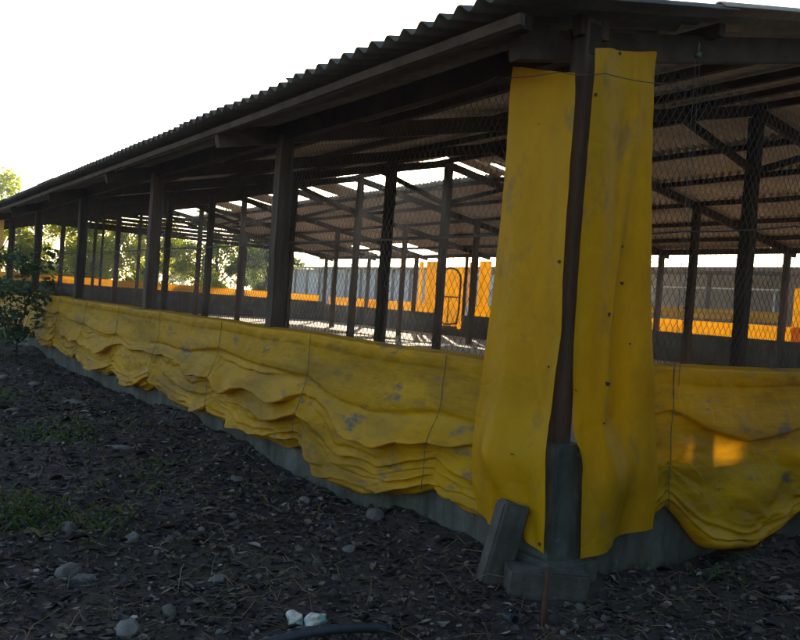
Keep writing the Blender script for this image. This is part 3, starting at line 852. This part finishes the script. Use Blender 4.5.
x, y, r_ = yard_points(24000, 15, 1.6)
nm = len(x)
ico = bmesh.new(); bmesh.ops.create_icosphere(ico, subdivisions=1, radius=1)
iv = np.array([v.co[:] for v in ico.verts]); jf = np.array([[v.index for v in f.verts] for f in ico.faces]); ico.free()
k = rng.gamma(2.0, .0034, nm)*np.clip(.6+.1*r_, .6, 1.5) + .003
V = np.stack([x, y, ground_z(x, y)+k*.2], -1)[:, None, :] + iv[None]*(k[:, None]*rng.uniform(.55, 1.35, (nm, 3)))[:, None, :]*(rng.uniform(.75, 1.2, (nm, 12))[:, :, None])
F = (np.arange(nm)[:, None, None]*12 + jf[None]).reshape(-1, 3)
np_obj('soil_clods', V.reshape(-1, 3), F, M['clod'], False, {'rnd': np.repeat(rng.random(nm), 12)}, label='dark crumbs of soil and gravel over the yard', kind='stuff')
# dry stalks
x, y, r_ = yard_points(7500, 11, 1.3)
nm = len(x); ln = rng.uniform(.05, .22, nm); az = rng.uniform(0, 2*np.pi, nm); el = np.abs(rng.normal(0, .32, nm))
P0 = np.stack([x, y, ground_z(x, y)+.006], -1); d = np.stack([np.cos(az)*np.cos(el), np.sin(az)*np.cos(el), np.sin(el)], -1)
bend = rng.normal(0, .18, (nm, 3))*ln[:, None]; P1 = P0+d*(ln*.5)[:, None]+bend*.5; P2 = P0+d*ln[:, None]; P2[:, 2] -= .1*ln
P1[:, 2] = np.maximum(P1[:, 2], P0[:, 2])
V = []; th = rng.uniform(.0012, .003, nm)
sd2 = np.stack([-np.sin(az), np.cos(az), 0*az], -1)
for P, kk in ((P0, 1), (P1, .9), (P2, .5)):
    for t in (0, 2.094, 4.188): V.append(P + sd2*(th*kk*np.cos(t))[:, None] + np.array([0, 0, 1.])*(th*kk*np.sin(t))[:, None])
V = np.stack(V, 1); base = np.arange(nm)[:, None]*9
F = np.concatenate([base+np.array([i*3+j, i*3+(j+1) % 3, i*3+3+(j+1) % 3, i*3+3+j]) for i in (0, 1) for j in range(3)])
np_obj('dry_stalks', V.reshape(-1, 3), F, M['straw'], False, {'rnd': np.repeat(rng.random(nm), 9)}, label='thin dry straw stalks scattered over the litter', kind='stuff')
# low weeds and grass in patches
PT = [(-2.25, 2.05, .26, 420), (-2.7, 2.3, .4, 260), (-1.85, 1.75, .22, 120), (-1.5, 4.6, .5, 200), (-1.0, 5.0, .5, 110), (-1.9, 7.2, .8, 330), (-2.0, 9.5, 1.0, 350), (-.9, 3.3, .35, 60), (-1.3, 2.6, .5, 70), (-.55, 2.1, .4, 40), (.95, -.35, .06, 30), (-1.2, 12, 1.3, 350), (-2.9, 4.2, .6, 150), (-.3, 6, 1.2, 80)]
cx_, cy_, kk = [], [], []
for px, py, s_, nn in PT:
    cx_.append(rng.normal(px, s_*.5, nn)); cy_.append(rng.normal(py, s_*.6, nn))
x = np.concatenate(cx_); y = np.concatenate(cy_); k = x < -.13; k |= y < -.13; x, y = x[k], y[k]; nm = len(x)
C = np.stack([x, y, ground_z(x, y)+rng.random(nm)**1.6*.09+.010], -1)
a, b, n_ = rot_frames(nm, .5)
V, F, q = leaves_mesh(C, rng.uniform(.015, .038, nm), rng.uniform(.010, .022, nm), a, b, n_, rng.normal(.08, .12, nm), rng.random(nm))
nb = 1700; j = rng.integers(0, nm, nb); bx = x[j]+rng.normal(0, .12, nb); by = y[j]+rng.normal(0, .12, nb)
kk = (bx < -.13) | (by < -.13); bx, by = bx[kk], by[kk]; nb = len(bx)
az = rng.uniform(0, 6.283, nb); hh = rng.uniform(.03, .09, nb); d = np.stack([np.cos(az), np.sin(az), 0*az], -1); sd2 = np.stack([-np.sin(az), np.cos(az), 0*az], -1)
B0 = np.stack([bx, by, ground_z(bx, by)], -1)
V2 = np.stack([B0-sd2*.003, B0+sd2*.003, B0+d*(hh*.25)[:, None]+sd2*.0025+np.array([0, 0, .65])*hh[:, None], B0+d*(hh*.75)[:, None]+np.array([0, 0, .9])*hh[:, None]], 1).reshape(-1, 3)
F2 = np.arange(nb)[:, None]*4 + np.array([0, 1, 2, 3]) + len(V)
np_obj('weeds', np.concatenate([V, V2]), np.concatenate([F, F2]), M['grass'], False, {'rnd': np.concatenate([q, np.repeat(rng.random(nb), 4)])}, label='low green weeds and grass growing in patches on the yard', kind='stuff')

# ------------------------------------------------------------------ trees and shrubs
def tree(name, label, loc, h, rad, trunk_h, nleaf, leaf, mat, seed, cat='tree', group=None, squash=1.0, clumps=34, tr=.12):
    rr = np.random.default_rng(seed); r2 = random.Random(seed)
    t = thing(name, label, cat, loc, group)
    o3 = Vector(loc)
    mb = MB(); top = Vector((r2.uniform(-.3, .3), r2.uniform(-.3, .3), h*.72))
    tp = [Vector((0, 0, -.1)), top*.33+Vector((r2.uniform(-.12, .12), r2.uniform(-.12, .12), 0)), top*.66, top]
    mb.tube(tp, [tr, tr*.8, tr*.55, tr*.2], 8)
    cen = []
    for i in range(clumps):
        u = rr.normal(size=3); u /= np.linalg.norm(u); rad_ = rr.random()**.45
        zc = trunk_h + (h-trunk_h)*.5
        c = np.array([u[0]*rad*rad_, u[1]*rad*rad_, zc + u[2]*(h-trunk_h)*.5*rad_*squash])
        cen.append(c)
        if i % 2 == 0:
            s0 = top*(min(max((c[2]-.5)/h, .2), .95))*.85
            e = Vector(c); mid = s0.lerp(e, .5)+Vector((0, 0, .12*r2.random()))
            mb.tube([s0, mid, e], [tr*.32, tr*.2, tr*.06], 5)
    tro = mb.build('trunk', M['bark'], t, True)
    cen = np.array(cen); which = rr.integers(0, clumps, nleaf)
    cs_ = rad*.30*rr.uniform(.6, 1.25, clumps)
    off = rr.normal(size=(nleaf, 3)); off /= np.linalg.norm(off, axis=1)[:, None]; off *= (rr.random(nleaf)**.5)[:, None]*cs_[which][:, None]
    C = cen[which] + off*np.array([1, 1, .8]); C[:, 2] = np.maximum(C[:, 2], .05)
    yw = rr.uniform(0, 6.283, nleaf); ti = rr.normal(-.3, .5, nleaf); ro = rr.normal(0, .6, nleaf)
    a = np.stack([np.cos(yw)*np.cos(ti), np.sin(yw)*np.cos(ti), np.sin(ti)], -1); b = np.stack([-np.sin(yw)*np.cos(ro), np.cos(yw)*np.cos(ro), np.sin(ro)], -1)
    n_ = np.cross(a, b); n_ /= np.linalg.norm(n_, axis=1)[:, None]
    lf = leaf*rr.uniform(.6, 1.3, nleaf)
    V, F, q = leaves_mesh(C, lf, lf*rr.uniform(.4, .6, nleaf), a, b, n_, rr.normal(.05, .08, nleaf), np.clip(rr.random(clumps)[which]*.6+rr.random(nleaf)*.4, 0, 1))
    np_obj('crown', V, F, M[mat], False, {'rnd': q}, parent=t)
    return t
G = 'trees beyond the far end of the shed'
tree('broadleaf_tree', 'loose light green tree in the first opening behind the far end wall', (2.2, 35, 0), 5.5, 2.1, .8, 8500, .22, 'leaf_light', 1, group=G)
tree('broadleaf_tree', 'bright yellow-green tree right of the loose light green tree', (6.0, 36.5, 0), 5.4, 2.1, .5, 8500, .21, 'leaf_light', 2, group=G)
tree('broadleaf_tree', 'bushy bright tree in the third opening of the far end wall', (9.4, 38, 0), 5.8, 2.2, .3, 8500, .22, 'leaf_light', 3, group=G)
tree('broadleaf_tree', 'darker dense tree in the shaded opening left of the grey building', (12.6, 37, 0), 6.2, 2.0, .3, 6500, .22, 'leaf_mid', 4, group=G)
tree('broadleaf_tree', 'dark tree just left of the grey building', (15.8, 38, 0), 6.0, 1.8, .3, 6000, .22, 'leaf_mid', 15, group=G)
tree('broadleaf_tree', 'tall dark tree peeking above the roof at the left edge', (-7.8, 42, 0), 8.0, 1.8, 2.5, 5200, .26, 'leaf_mid', 5, group=G)
tree('broadleaf_tree', 'green tree seen past the end of the grey building', (24, 58, 0), 7.0, 2.6, 1.0, 4200, .28, 'leaf_mid', 6, group=G)
for i, (x, y, h, lb) in enumerate(((3.9, 32.5, 2.2, 'low sunlit bush under the loose light green tree'), (7.2, 33, 2.0, 'low sunlit bush under the bright yellow-green tree'), (10.8, 33.5, 2.2, 'low bush before the darker dense tree'))):
    tree('bush', lb, (x, y, 0), h, 1.1, .05, 2600, .16, 'leaf_light', 40+i, 'bush', 'bushes beyond the far end wall', 1, 22, .05)
# leafy shrub at the left end of the side curtain
tree('leafy_shrub', 'dark leafy shrub growing against the left end of the side curtain', (-.55, 12.6, 0), 1.95, .80, .25, 1500, .12, 'leaf_dark', 77, 'shrub', None, 1, 40, .022)
# far hedge of trees closing the view
for i in range(9):
    x = -14 + i*9.5; y = 78 + 5*math.sin(i*2.1)
    tree('distant_tree', ('distant round tree number', )[0] if False else ['hazy distant tree at the far left', 'hazy distant tree left of centre', 'hazy distant tree behind the light green tree', 'hazy distant tree behind the bushy bright tree', 'hazy distant tree behind the grey building', 'hazy distant tree right of the grey building', 'hazy distant tree behind the neighbouring shed', 'hazy distant tree right of the neighbouring shed', 'hazy distant tree at the far right'][i],
         (x, y, 0), 5.0+1.2*math.sin(i*1.7), 3.4, .8, 2600, .45, 'leaf_mid', 60+i, group='distant trees')

# dense wood added out of view to shade the gable side
nl = 26000
C = np.stack([rng.uniform(-3.5, 22, nl), -8.5 - 4.5*rng.random(nl)**1.3, 9.5*rng.random(nl)**.9], -1)
C[:, 1] -= 1.2*(fnoise(C[:, 0]*.5, C[:, 2]*.5, 2, 90)-.5); kp = C[:, 2] < 6.2 + 5*(fnoise(C[:, 0]*.4, C[:, 1]*.3, 2, 91)-.3); C = C[kp]; nl = len(C)
a, b, n_ = rot_frames(nl, .7); lf = rng.uniform(.3, .6, nl)
V, F, q = leaves_mesh(C, lf, lf*.6, a, b, n_, rng.normal(.05, .08, nl), rng.random(nl))
np_obj('unseen_woodland', V, F, M['leaf_dark'], False, {'rnd': q}, label='unseen dark wood added right of the yard to shade the gable side', kind='stuff')

# ------------------------------------------------------------------ grey building beyond the end wall
gb = thing('grey_building', 'low blue-grey panelled building beyond the gate in the far long wall', 'building', (20.5, 27.5, 0))
def kid(mb, name, mat, parent, root, smooth=False):
    o = mb.build(name, mat, parent, smooth)
    if parent is root: o.matrix_parent_inverse = Matrix.Translation(-Vector(root.location))
    return o
x0, x1, y0, y1, hz = 20.5, 25.5, 27.5, 47.0, 3.2
kid(MB().box((x0, y0, -.1), (x1, y1, hz)), 'wall', M['plaster'], gb, gb)
for i in range(12):
    yy = y0 + .25 + i*1.6
    kid(MB().box((x0-.05, yy, .75), (x0-.004, yy+1.32, hz-.2)), 'panel', M['bluegrey'], gb, gb)
for i in range(13):
    yy = y0 + i*1.6
    kid(MB().box((x0-.12, yy, 0), (x0-.003, yy+.14, hz-.01)), 'pilaster', M['wood'], gb, gb)
rf = MB(); ov = .4; xm = (x0+x1)/2
pv = [(x0-ov, hz+.02), (xm, hz+.32), (x1+ov, hz+.02), (x1+ov, hz+.1), (xm, hz+.40), (x0-ov, hz+.1)]
rf.add([(a_, y0-ov, b_) for a_, b_ in pv] + [(a_, y1+ov, b_) for a_, b_ in pv], [(0, 1, 4, 5), (1, 2, 3, 4), (6, 11, 10, 7), (7, 10, 9, 8)] + [(k, (k+1) % 6, (k+1) % 6+6, k+6) for k in range(6)])
kid(rf, 'roof', M['roof_old'], gb, gb)

# ------------------------------------------------------------------ neighbouring open pen beyond the far long wall
ns = thing('neighbouring_pen', 'open grey pen with white pipe rails beyond the far long wall', 'shed', (21, 4, 0))
X0, X1, Y0, Y1 = 21.0, 27.0, 4.0, 24.0
kid(MB().box((X0-.08, Y0, -.1), (X0+.08, Y1, 1.62)), 'low_wall', M['roof_old'], ns, ns)
kid(MB().box((X1-.08, Y0, -.1), (X1+.08, Y1, 3.6)), 'back_wall', M['bluegrey'], ns, ns)
kid(MB().box((X0+.09, Y0, -.1), (X1-.09, Y1, .6)), 'pen_floor', M['floor'], ns, ns)
for i in range(7):
    yy = Y0 + .1 + i*3.28
    kid(MB().box((X0-.05, yy-.05, 1.62), (X0+.05, yy+.05, 3.2)), 'post', M['wood'], ns, ns)
for i in range(9):
    yy = Y0 + .6 + i*2.4
    kid(MB().tube([(X0+.4, yy, .6), (X0+.4, yy, 2.72)], .035, 8), 'pipe_post', M['white'], ns, ns, True)
kid(MB().tube([(X0+.4, Y0, 2.72), (X0+.4, Y1, 2.72)], .04, 8), 'pipe_rail', M['white'], ns, ns, True)
rf = MB(); rf.beam((X0-.7, Y0-.5, 3.28), (X0-.7, Y1+.5, 3.28), .04, .10)
kid(rf, 'eave_board', M['roof_old'], ns, ns)
rf = MB().add([(X0-.8, Y0-.6, 3.30), (X1+.6, Y0-.6, 3.62), (X1+.6, Y1+.6, 3.62), (X0-.8, Y1+.6, 3.30), (X0-.8, Y0-.6, 3.36), (X1+.6, Y0-.6, 3.68), (X1+.6, Y1+.6, 3.68), (X0-.8, Y1+.6, 3.36)],
              [(0,3,2,1),(4,5,6,7),(0,1,5,4),(1,2,6,5),(2,3,7,6),(3,0,4,7)])
kid(rf, 'roof', M['roof_old'], ns, ns)
curtain('pen_curtain', 'pale yellow strip of tarpaulin on the low wall of the neighbouring pen', 'y', Y0+.2, Y1-.2, 2.03, [7, 10, 13, 16, 19, 22], X0-.1, -1,
        lambda s: 1.68+s*0, ds=.08, nv=30, seed=53, nf=1.2, fold0=.5, mat='tarp_clean', cord_parts=False, depth=.5)
pl = thing('brick_pillar', 'weathered brown pillar standing between the two sheds', 'pillar', (18.6, 9.4, 0))
bevel_box('shaft', (-.22, -.22, -.1), (.22, .22, 3.0), M['roof_old'], pl, .02, 2, .012)
bevel_box('cap', (-.30, -.30, 3.002), (.30, .30, 3.14), M['roof_old'], pl, .03, 2, .015)

# ------------------------------------------------------------------ thin sunlit haze
mt, n, out = newmat('morning_haze')
pv_ = n.nodes.new('ShaderNodeVolumePrincipled')
pv_.inputs['Color'].default_value = (.80, .87, 1.0, 1)
pv_.inputs['Density'].default_value = .0010
pv_.inputs['Anisotropy'].default_value = .7
n.links.new(pv_.outputs[0], out.inputs['Volume'])
MB().box((-225, -225, -1.2), (245, 305, 12)).build('haze', mt, kind='stuff', label='thin pale morning haze over the whole yard')
